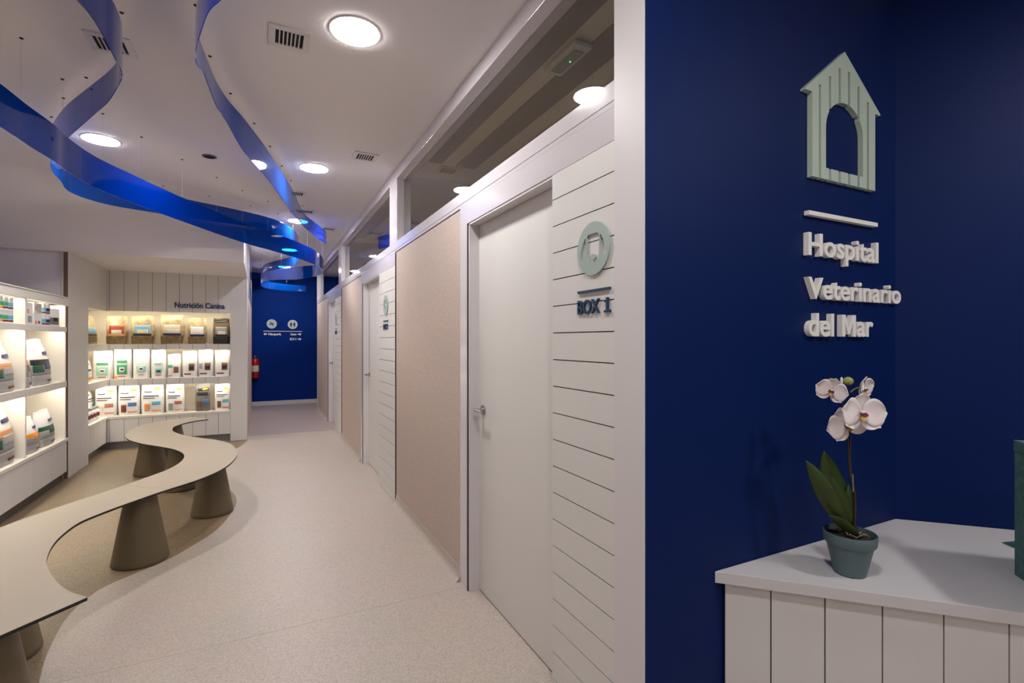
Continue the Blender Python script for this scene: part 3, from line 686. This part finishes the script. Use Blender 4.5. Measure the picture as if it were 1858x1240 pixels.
def put(nb, fn, depth_vec):
    """map flat letter through fn and extrude"""
    r = bmesh.ops.extrude_face_region(nb, geom=nb.faces[:])
    up = [v for v in r['geom'] if isinstance(v, bmesh.types.BMVert)]; ups = set(up)
    for v in nb.verts:
        p = fn(v.co.x, v.co.y); v.co = Vector(p) + (Vector(depth_vec) if v in ups else Vector((0,0,0)))
    return nb
def sign_text(s, u0, u1, zbase, cap, place, depth, m, parent, bold=.02, letters=True, name='letter', capref=None):
    L, (xa, xb), _ = flat_letters(s, bold)
    sx = (u1-u0)/(xb-xa); sz = cap/.70
    fn = lambda x, y: place(u0+(x-xa)*sx, zbase+(y+bold)*sz)
    if letters:
        if s == 'del Mar':          # the letter M drawn as an outline of its own
            x_ = [v.co.x for v in L[3].verts]; a, b = min(x_), max(x_); w = b-a; t_ = .15; h = .70; o_ = -bold
            q = [(a,o_),(a,h+o_),(a+w*.24,h+o_),(a+w*.5,h*.36+o_),(b-w*.24,h+o_),(b,h+o_),(b,o_),(b-t_,o_),(b-t_,h*.66+o_),(a+w*.56,h*.10+o_),(a+w*.44,h*.10+o_),(a+t_,h*.66+o_),(a+t_,o_)]
            L[3].free(); L[3] = bmesh.new(); L[3].faces.new([L[3].verts.new((x, y, 0)) for x, y in q])
        for nb in L: mkobj(name, put(nb, fn, depth), m, parent)
    else:
        big = bmesh.new()
        for nb in L:
            put(nb, fn, depth); me = bpy.data.meshes.new('x'); nb.to_mesh(me); nb.free(); big.from_mesh(me); bpy.data.meshes.remove(me)
        mkobj(name, big, m, parent)
# --- reception sign on the blue wall (face at y = 1.14, wall at 1.18)
KS = 1.16/1.14
pl = lambda u, z: (u*KS, 1.18, z*KS+H)
for s_, u0, u1, zb, cap, lab in (('Hospital',1.781,2.233,.315,.081,'raised white lettering reading Hospital on the navy wall'),('Veterinario',1.781,2.401,.156,.077,'raised white lettering reading Veterinario on the navy wall'),('del Mar',1.784,2.197,.017,.084,'raised white lettering reading del Mar on the navy wall')):
    t = thing('wall_lettering', lab, 'sign', (0,0,0), 0, None)
    sign_text(s_, u0, u1, zb, cap, pl, (0,-.02,0), M_letter, t, .018)
tag(B('sign_bar', [(1.784*KS,2.229*KS,1.16,1.18,.462*KS,.478*KS)], M_letter, bevel=.001), 'raised white bar on the navy wall, above the word Hospital', 'sign')
# kennel emblem built from columns
def columns(fn, xs, place, depth, m, name, parent=None):
    bm = bmesh.new()
    for a, b in zip(xs, xs[1:]):
        e = (b-a)*1e-3; I0 = fn(a+e); I1 = fn(b-e)
        if len(I0) != len(I1): I0 = I1 = fn((a+b)/2)
        for (l0, h0), (l1, h1) in zip(I0, I1):
            if h0-l0 < 1e-5 and h1-l1 < 1e-5: continue
            q = [place(a, l0), place(b, l1), place(b, h1), place(a, h0)]
            f = [bm.verts.new(p) for p in q]; g = [bm.verts.new(Vector(p)+Vector(depth)) for p in q]
            bm.faces.new(f); bm.faces.new(g[::-1])
            for i in range(4): bm.faces.new((f[i], f[(i+1)%4], g[(i+1)%4], g[i]))
    bmesh.ops.remove_doubles(bm, verts=bm.verts, dist=1e-6)
    # drop inner shared walls
    bad = [f for f in bm.faces if all(len(e.link_faces) > 2 for e in f.edges)]
    bmesh.ops.delete(bm, geom=bad, context='FACES_ONLY')
    return mkobj(name, bm, m, parent)
slots = [(1.8425,1.8555,.951),(1.904,1.917,.996),(1.9645,1.9775,1.040),(2.025,2.038,1.040),(2.088,2.101,.998),(2.152,2.165,.951)]
def sub(I, lo, hi):
    out = []
    for a, b in I:
        if hi <= a or lo >= b: out.append((a, b)); continue
        if a < lo: out.append((a, lo))
        if hi < b: out.append((hi, b))
    return out
def kennel(x):
    roof = 1.113-abs(x-2.0035)*(1.113-.921)/.2415
    inb = 1.803 < x < 2.209
    I = [(.605 if inb else .921-.006, max(roof, .916))]
    cx, hw = 2.0045, .1195
    if abs(x-cx) < hw:
        q = abs(x-cx)/hw
        I = sub(I, .648, .80+.113*math.sqrt(max(0, 1-q*q)))
    for a, b, zt in slots:
        if a < x < b: I = sub(I, -1, zt)
    return I
xs = sorted(set([1.762,2.0035,2.245,1.803,2.209]+[v for a,b,_ in slots for v in (a,b)]+[1.885+i*.239/60 for i in range(61)]+[2.0045-.1195*math.cos(PI*i/40) for i in range(41)]))
tag(columns(kennel, xs, pl, (0,-.02,0), mat('kennel_paint', rgb(186, 200, 186), .45), 'kennel_emblem'), 'large mint grey slatted dog kennel emblem on the navy wall', 'sign')
# --- box signs on the plank panels
def plx(u, z): return (FX, u, z+H)        # u is world Y, decreasing to the right in view
def boxsign(yc, zoff, number, icon, lab):
    t = thing('room_sign', lab, 'sign', (0,0,0))
    f = lambda u, z: (FX+.0003, yc-u, z+H)
    R_ = .0935; zc = .325+zoff
    def ell(I, x, cx, cz, rx, rz, sk=0):
        q = (x-cx)/rx
        if abs(q) >= 1: return I
        d_ = rz*math.sqrt(1-q*q); c_ = cz+sk*(x-cx); return sub(I, c_-d_, c_+d_)
    def poly(I, x, pts):
        zs = []
        for (xa, za), (xb, zb) in zip(pts, pts[1:]+pts[:1]):
            if (xa-x)*(xb-x) < 0: zs.append(za+(x-xa)/(xb-xa)*(zb-za))
        return sub(I, min(zs), max(zs)) if len(zs) > 1 else I
    def dog(x):
        q = math.sqrt(max(0, R_*R_-x*x)); I = [(-q, q)]
        w = .036
        if abs(x) < w:
            I = sub(I, -.052+w*.9-.9*math.sqrt(max(0, w*w-x*x)), .052-(.013-math.sqrt(max(0, .013**2-max(0, abs(x)-w+.013)**2))))
            if abs(x) < .017:
                d_ = .0105*math.sqrt(1-(x/.017)**2)
                I = sorted(I+[(-.030-d_, -.030+d_)])
        I = poly(I, abs(x), [(.041,.044),(.050,.038),(.062,.020),(.073,-.004),(.0755,-.022),(.072,-.034),(.064,-.039),(.056,-.036),(.049,-.022),(.0445,-.004),(.0415,.020)])
        return I
    def cat(x):
        q = math.sqrt(max(0, R_*R_-x*x)); I = [(-q, q)]
        I = ell(I, x, 0, -.005, .045, .04)
        if abs(x) < .018:
            d_ = .02*math.sqrt(1-(x/.018)**2); I = sorted(I+[(-.02-d_, -.02+d_)])
        if .012 < abs(x) < .05: I = sub(I, .0, .055-abs(abs(x)-.04)*1.2)
        return I
    fn = dog if icon == 'dog' else cat
    g = lambda u, z: f(u, z+zc)
    columns(fn, [-R_*math.cos(PI*i/110) for i in range(111)], g, (-.008,0,0), M_mint, 'round_icon', t)
    bm = bmesh.new(); box(bm, FX-.008, FX+.0003, yc-.0945, yc+.0945, .1735+zoff+H, .1815+zoff+H); mkobj('bar', bm, M_navy, t)
    sign_text('BOX', -.0955, .036, .097+zoff, .050, f, (-.008,0,0), M_navy, t, .012, name='letter')
    sign_text(number, *((.0745, .0845) if number == '1' else (.060, .0915)), .097+zoff, .050, f, (-.008,0,0), M_navy, t, .012, name='letter')
    if number == '1':
        bm = bmesh.new(); box(bm, FX-.008, FX+.0003, yc-.0955, yc-.0635, .0965+zoff+H, .1045+zoff+H); box(bm, FX-.008, FX+.0003, yc-.0745, yc-.0655, .131+zoff+H, .139+zoff+H); mkobj('letter', bm, M_navy, t)
boxsign(1.4375, 0, '1', 'dog', 'mint round dog icon above navy BOX 1 on the nearest plank panel')
boxsign(4.722, .012, '2', 'cat', 'mint round icon above navy BOX 2 on the middle plank panel')
boxsign(8.24, .012, '3', 'cat', 'small mint round icon above navy box number on the farthest plank panel')
# --- niche heading
t = thing('wall_lettering', 'navy raised lettering reading Nutrición Canina above the top shelf', 'sign')
sign_text('Nutrición Canina', -1.059, -.466, .452, .073, lambda u, z: (u, YB, z+H), (0,-.012,0), M_navy, t, .022)
# --- far wall signs
pf = lambda u, z: (u, 12.28, z+H)
def disc(cx, cz, r, label, figs):
    t = thing('direction_icon', label, 'sign')
    bm = bmesh.new(); bmesh.ops.create_cone(bm, cap_ends=True, segments=40, radius1=r, radius2=r, depth=.01, matrix=Matrix.Translation((cx, 12.275, cz+H)) @ Matrix.Rotation(PI/2, 4, 'X'))
    mkobj('disc', bm, mat('pale_mint', rgb(196,206,200), .5), t)
    for kind in figs:
        bm = bmesh.new(); y0 = 12.2685; y1 = 12.2699
        if kind == 'scissors':
            for a in (.35, -.9, 2.3):
                dx, dz = math.cos(a)*.055, math.sin(a)*.055; nx, nz = -math.sin(a)*.009, math.cos(a)*.009
                q = [(cx-dx-nx, cz-dz-nz),(cx+dx-nx, cz+dz-nz),(cx+dx+nx, cz+dz+nz),(cx-dx+nx, cz-dz+nz)]
                A = [bm.verts.new((x, y0, z+H)) for x, z in q]; C = [bm.verts.new((x, y1, z+H)) for x, z in q]
                bm.faces.new(A); bm.faces.new(C[::-1])
                for i in range(4): bm.faces.new((A[i],A[(i+1)%4],C[(i+1)%4],C[i]))
            mkobj('scissors_mark', bm, M_navy, t)
        else:
            s_ = -1 if kind == 'man' else 1; x = cx+s_*.034
            box(bm, x-.012,x+.012,y0,y1,cz-.055+H,cz+.0+H); box(bm, x-.022,x+.022,y0,y1,cz-.018+H,cz+.03+H)
            bmesh.ops.create_cone(bm, cap_ends=True, segments=16, radius1=.011, radius2=.011, depth=.0014, matrix=Matrix.Translation((x, 12.2692, cz+.044+H)) @ Matrix.Rotation(PI/2, 4, 'X'))
            mkobj('figure', bm, M_navy, t)
disc(.197,.379,.102,'pale round icon with scissors mark on the far navy wall',['scissors'])
disc(.623,.373,.102,'pale round icon with two toilet figures on the far navy wall',['man','woman'])
tag(B('sign_bar', [(.033,.818,12.268,12.28,.212,.224)], M_letter), 'thin white bar under the two round icons on the far wall', 'sign')
def arrow(x0, x1, z, parent):
    s_ = 1 if x1 > x0 else -1; bm = bmesh.new(); h = .013
    q = [(x0,z-h),(x1-s_*.035,z-h),(x1-s_*.035,z-.03),(x1,z),(x1-s_*.035,z+.03),(x1-s_*.035,z+h),(x0,z+h)]
    A = [bm.verts.new((x, 12.27, zz+H)) for x, zz in q]; C = [bm.verts.new((x, 12.28, zz+H)) for x, zz in q]
    bm.faces.new(A); bm.faces.new(C[::-1])
    for i in range(len(q)): bm.faces.new((A[i],A[(i+1)%len(q)],C[(i+1)%len(q)],C[i]))
    mkobj('arrow', bm, M_letter, parent)
for s_, u0, u1, z, ar, lab in (('Peluquería',.13,.385,.128,(.105,.033),'white lettering Peluquería with arrow pointing left on far wall'),('Aseos',.575,.70,.128,(.728,.806),'white lettering Aseos with arrow pointing right on far wall'),('BOX 4',.565,.70,.018,(.728,.806),'lowest white lettering with arrow pointing right on far wall')):
    t = thing('direction_lettering', lab, 'sign'); sign_text(s_, u0, u1, z, .05, pf, (0,-.008,0), M_letter, t, .03, letters=False, name='words'); arrow(ar[0], ar[1], z+.025, t)
# --- fire extinguisher
ex = thing('fire_extinguisher', 'red fire extinguisher on the far navy wall beside the left corridor corner', 'fire extinguisher', (-.135,12.16,H-.80))
bm = bmesh.new(); lathe(bm, [(.072,0),(.08,.012),(.08,.34),(.072,.385),(.045,.415),(.024,.425),(.024,.44)], 32); mkobj('cylinder', bm, M_red, ex, smooth=True)
bm = bmesh.new(); lathe(bm, [(.02,.44),(.022,.46),(.016,.475)], 16); box(bm, -.012,.012,-.06,.035,.475,.488); box(bm, -.012,.012,-.055,.03,.455,.462); mkobj('valve', bm, M_steel, ex)
bm = bmesh.new(); tube(bm, [(.02,0,.45),(.07,-.02,.43),(.092,-.03,.33),(.09,-.03,.18),(.085,-.03,.10)], .009, 8); mkobj('hose', bm, M_edge, ex, smooth=True)
bm = bmesh.new(); lathe(bm, [(.081,.14),(.081,.27)], 32, caps=False); mkobj('label_band', bm, K_cream, ex, smooth=True)
bm = bmesh.new(); box(bm, -.03,.03,.08,.119,.1,.38); mkobj('wall_bracket', bm, M_edge, ex)

# ================================================================= RECEPTION COUNTER
CZ = H-.765
A_ = Vector((1.344,1.178)); dd = Vector((1,-1)).normalized(); nn = Vector((1,1)).normalized()
dep = (2.436-1.344)*math.sqrt(.5)
ct = thing('reception_counter', 'white reception counter with vertical plank front in the lower right corner', 'counter', (1.9,.8,0))
def CP(o): return P(o, ct)
bm = bmesh.new(); F1 = A_+dd*2.1; Bk = Vector((2.436,1.178)); F2 = F1+nn*dep
prism(bm, [tuple(A_), tuple(F1), tuple(F2), tuple(Bk)], CZ-.038, CZ)
tag(CP(mkobj('worktop', bm, mat('counter_top', rgb(206,202,204), .4), bevel=.0015)), 'smooth white worktop')
ins = .022
bm = bmesh.new(); bm2 = bmesh.new(); s0 = ins+.010
fs = [s0]+[.171+.1535*k for k in range(0, 13)]
for a, b in zip(fs, fs[1:]):
    g = .002; p = A_+nn*ins+dd*(a+g); q = A_+nn*ins+dd*(b-g)
    prism(bm, [tuple(p), tuple(q), tuple(q+nn*.018), tuple(p+nn*.018)], .002, CZ-.038)
CP(mkobj('plank_front', bm, M_plank))
p = A_+nn*(ins+.008)+dd*s0; q = A_+nn*(ins+.008)+dd*2.0
prism(bm2, [tuple(p), tuple(q), tuple(q+nn*.02), tuple(p+nn*.02)], .002, CZ-.039); CP(mkobj('groove_backing', bm2, M_edge))
# tall teal box and cards
bxv = Vector((2.201,.722))
t = thing('teal_box', 'tall dark teal mottled box standing on the counter at the right edge', 'box', (bxv.x, bxv.y, CZ), -PI/4)
bm = bmesh.new(); box(bm, .0,.30,-.34,0,.001,.438); mkobj('box_body', bm, M_tealc, t, bevel=.002)
bm = bmesh.new(); box(bm, -.002,.302,-.342,.002,.405,.441); mkobj('box_lid', bm, M_tealc, t, bevel=.002)
cardz = CZ
for k in range(5):
    bm = bmesh.new(); box(bm, -.075,.075,-.05,.05,0,.0035)
    o = mkobj('leaflet', bm, M_tealc); o.location = (2.545+.003*k, .775-.004*k, CZ+.001+k*.0045); o.rotation_euler = (0,0,-.5+.09*k)
    tag(o, ['bottom teal leaflet of the small fanned stack behind the teal box','second teal leaflet from the bottom of the fanned stack','middle teal leaflet of the fanned stack on the counter','second teal leaflet from the top of the fanned stack','topmost teal leaflet of the fanned stack behind the box'][k], 'leaflet', 'fanned teal leaflets')

# ================================================================= ORCHID
PX = Vector((1.732,.970,CZ)); rv = Vector((math.cos(TH), -math.sin(TH), 0)); fv = Vector((math.sin(TH), math.cos(TH), 0)); K = 1.644/905
def L3(px, py, dpt=0): return (rv*((px-1541)*K)+Vector((0,0,(619-py)*K+.765))+fv*dpt)
orc = thing('potted_orchid', 'white orchid in a teal plastic pot standing on the counter', 'plant', tuple(PX))
bm = bmesh.new(); lathe(bm, [(.042,.001),(.046,.004),(.067,.098),(.068,.100),(.0728,.101),(.0745,.104),(.0765,.134),(.0755,.136),(.0735,.136),(.072,.110),(.060,.100)], 56)
pot = mkobj('pot', bm, M_teal, orc, smooth=True)
bm = bmesh.new(); lathe(bm, [(.001,.114),(.035,.120),(.071,.115)], 30, caps=False)
for v in bm.verts: v.co.z += random.uniform(-.005,.006)
mkobj('bark_soil', bm, M_bark, orc)
for k in range(5):
    a = -.9+k*.45; bm = bmesh.new()
    tube(bm, [(.015*math.cos(a),.015*math.sin(a)-.0,.118),(.035*math.cos(a),.035*math.sin(a),.132),(.05*math.cos(a+.3),.05*math.sin(a+.3),.128),(.062*math.cos(a+.4),.062*math.sin(a+.4),.118)], .0028, 6)
    mkobj('aerial_root', bm, M_root, orc, smooth=True)
def leaf(base, tip, width, bend, side=0.0):
    base, tip = Vector(base), Vector(tip); ax = tip-base; n = 16; m_ = 6
    w = (ax.cross(fv)).normalized(); w = (w+fv*side).normalized(); out = ax.cross(w).normalized()
    bm = bmesh.new(); g = {}
    for i in range(n+1):
        t = i/n; ww = width*(math.sin(PI*min(1, (t*.93+.07)))**.75)*(1-.12*t); c = base+ax*t+out*bend*math.sin(PI*t*.8)
        for j in range(m_+1):
            u = (j/m_-.5)*2; g[i, j] = bm.verts.new(c+w*u*ww+out*(-abs(u))*ww*.22)
    for i in range(n):
        for j in range(m_): bm.faces.new((g[i,j],g[i+1,j],g[i+1,j+1],g[i,j+1]))
    o = mkobj('leaf', bm, M_leaf, orc, smooth=True); s = o.modifiers.new('thickness','SOLIDIFY'); s.thickness = .0025
leaf(L3(1530,954,-.01), L3(1466,836,.02), .034, .02, .3)
leaf(L3(1546,952,.012), L3(1511,824,.045), .047, -.01, -.1)
leaf(L3(1542,954,-.004), L3(1503,862,-.005), .026, .012, .15)
leaf(L3(1545,966,-.03), L3(1489,930,-.045), .017, -.012, .5)
leaf(L3(1548,956,.02), L3(1553,886,.045), .018, .01, 0)
for pts, r in (([(1550,966,0),(1549,900,.005),(1546,840,.012),(1546,784,.01),(1545,730,.0),(1540,712,-.01)], .0032),
               ([(1545,966,-.01),(1549,900,-.004),(1542,860,0),(1537,800,0),(1535,760,.01),(1534,730,.02),(1530,712,.02),(1522,700,.015),(1512,694,.01)], .003)):
    bm = bmesh.new(); tube(bm, smooth_path([tuple(L3(*p)) for p in pts], 5), r, 10); mkobj('stem', bm, M_stem, orc, smooth=True)
for pts in ([(1540,712,-.005),(1550,706,-.0),(1562,702,.0)], [(1530,714,.02),(1515,716,.01),(1504,712,.0)], [(1526,706,.02),(1534,698,.01),(1538,692,.0)]):
    bm = bmesh.new(); tube(bm, smooth_path([tuple(L3(*p)) for p in pts], 4), .0018, 8); mkobj('flower_stalk', bm, M_bud, orc, smooth=True)
bm = bmesh.new(); tube(bm, [tuple(L3(1545,892,-.006)), tuple(L3(1544,860,-.006))], .0018, 6)
mkobj('stake', bm, M_root, orc)
def flower(c, r, yaw=0, pitch=0, roll=0, open_=1.0):
    """phalaenopsis facing -Y of its own frame"""
    e = bpy.data.objects.new('flower', None); COL.objects.link(e); e.parent = orc; e.empty_display_size = .02
    e.location = tuple(c); e.rotation_euler = (pitch, roll, -TH+yaw)
    def petal(ang, ln, wd, m, cup, nm, off=0, rnd=.55):
        bm = bmesh.new(); n, q = 12, 8; g = {}
        for i in range(n+1):
            t = math.sin(PI/2*i/n); ww = wd*((.22+.78*math.sin(PI/2*t/.55)) if t < .55 else math.sqrt(max(.0004, 1-((t-.55)/.455)**2)))
            for j in range(q+1):
                u = (j/q-.5)*2; rr = ln*t*(1-.10*u*u*t); xx = ww*u
                dx = math.cos(ang)*rr - math.sin(ang)*xx; dz = math.sin(ang)*rr + math.cos(ang)*xx
                y = off-cup*ln*(t*t)*1 + .06*wd*math.sin(u*4+ang*3)*t + .18*wd*(abs(u)**2)*(-1)*.5
                g[i, j] = bm.verts.new((dx, y, dz))
        for i in range(n):
            for j in range(q): bm.faces.new((g[i,j],g[i+1,j],g[i+1,j+1],g[i,j+1]))
        o = mkobj(nm, bm, m, e, smooth=True); s = o.modifiers.new('thickness','SOLIDIFY'); s.thickness = .0012
    cu = .25*(2-open_)
    for a in (PI/2, PI/2+2.2, PI/2-2.2): petal(a, r*.98, r*.42, M_petal, cu, 'sepal', .004, .7)
    for a in (.14, PI-.14): petal(a, r*1.04, r*.66, M_petal, cu*.9, 'petal', -.001, .62)
    petal(-PI/2, r*.34, r*.13, M_lip, .6, 'lip', -.006, .7)
    for a in (-.35, PI+.35): petal(a, r*.20, r*.11, M_liptop, .9, 'lip_lobe', -.007, .7)
    bm = bmesh.new(); ball(bm, (0,-.010,r*.08), r*.085, r*.1, r*.07, 12); mkobj('column', bm, M_petal, e, smooth=True)
flower(L3(1541,747,-.05), .070, .0, -.05, .05)
flower(L3(1528,768,-.015), .064, -.2, .12, -.45)
flower(L3(1501,708,-.02), .046, -.6, .1, .3, .6)
flower(L3(1563,706,-.0), .046, .6, .1, -.2, .6)
for p, r in (((1510,691,.01),.0085),((1518,700,.005),.012),((1538,692,0),.0155)):
    bm = bmesh.new(); c_ = L3(*p); ball(bm, c_, r*1.05, r, r*.92, 16); mkobj('bud', bm, M_bud, orc, smooth=True)
bm = bmesh.new(); c_ = L3(1526,692,.0); ball(bm, c_, .006, .004, .014, 12); mkobj('bud', bm, M_petal, orc, smooth=True)
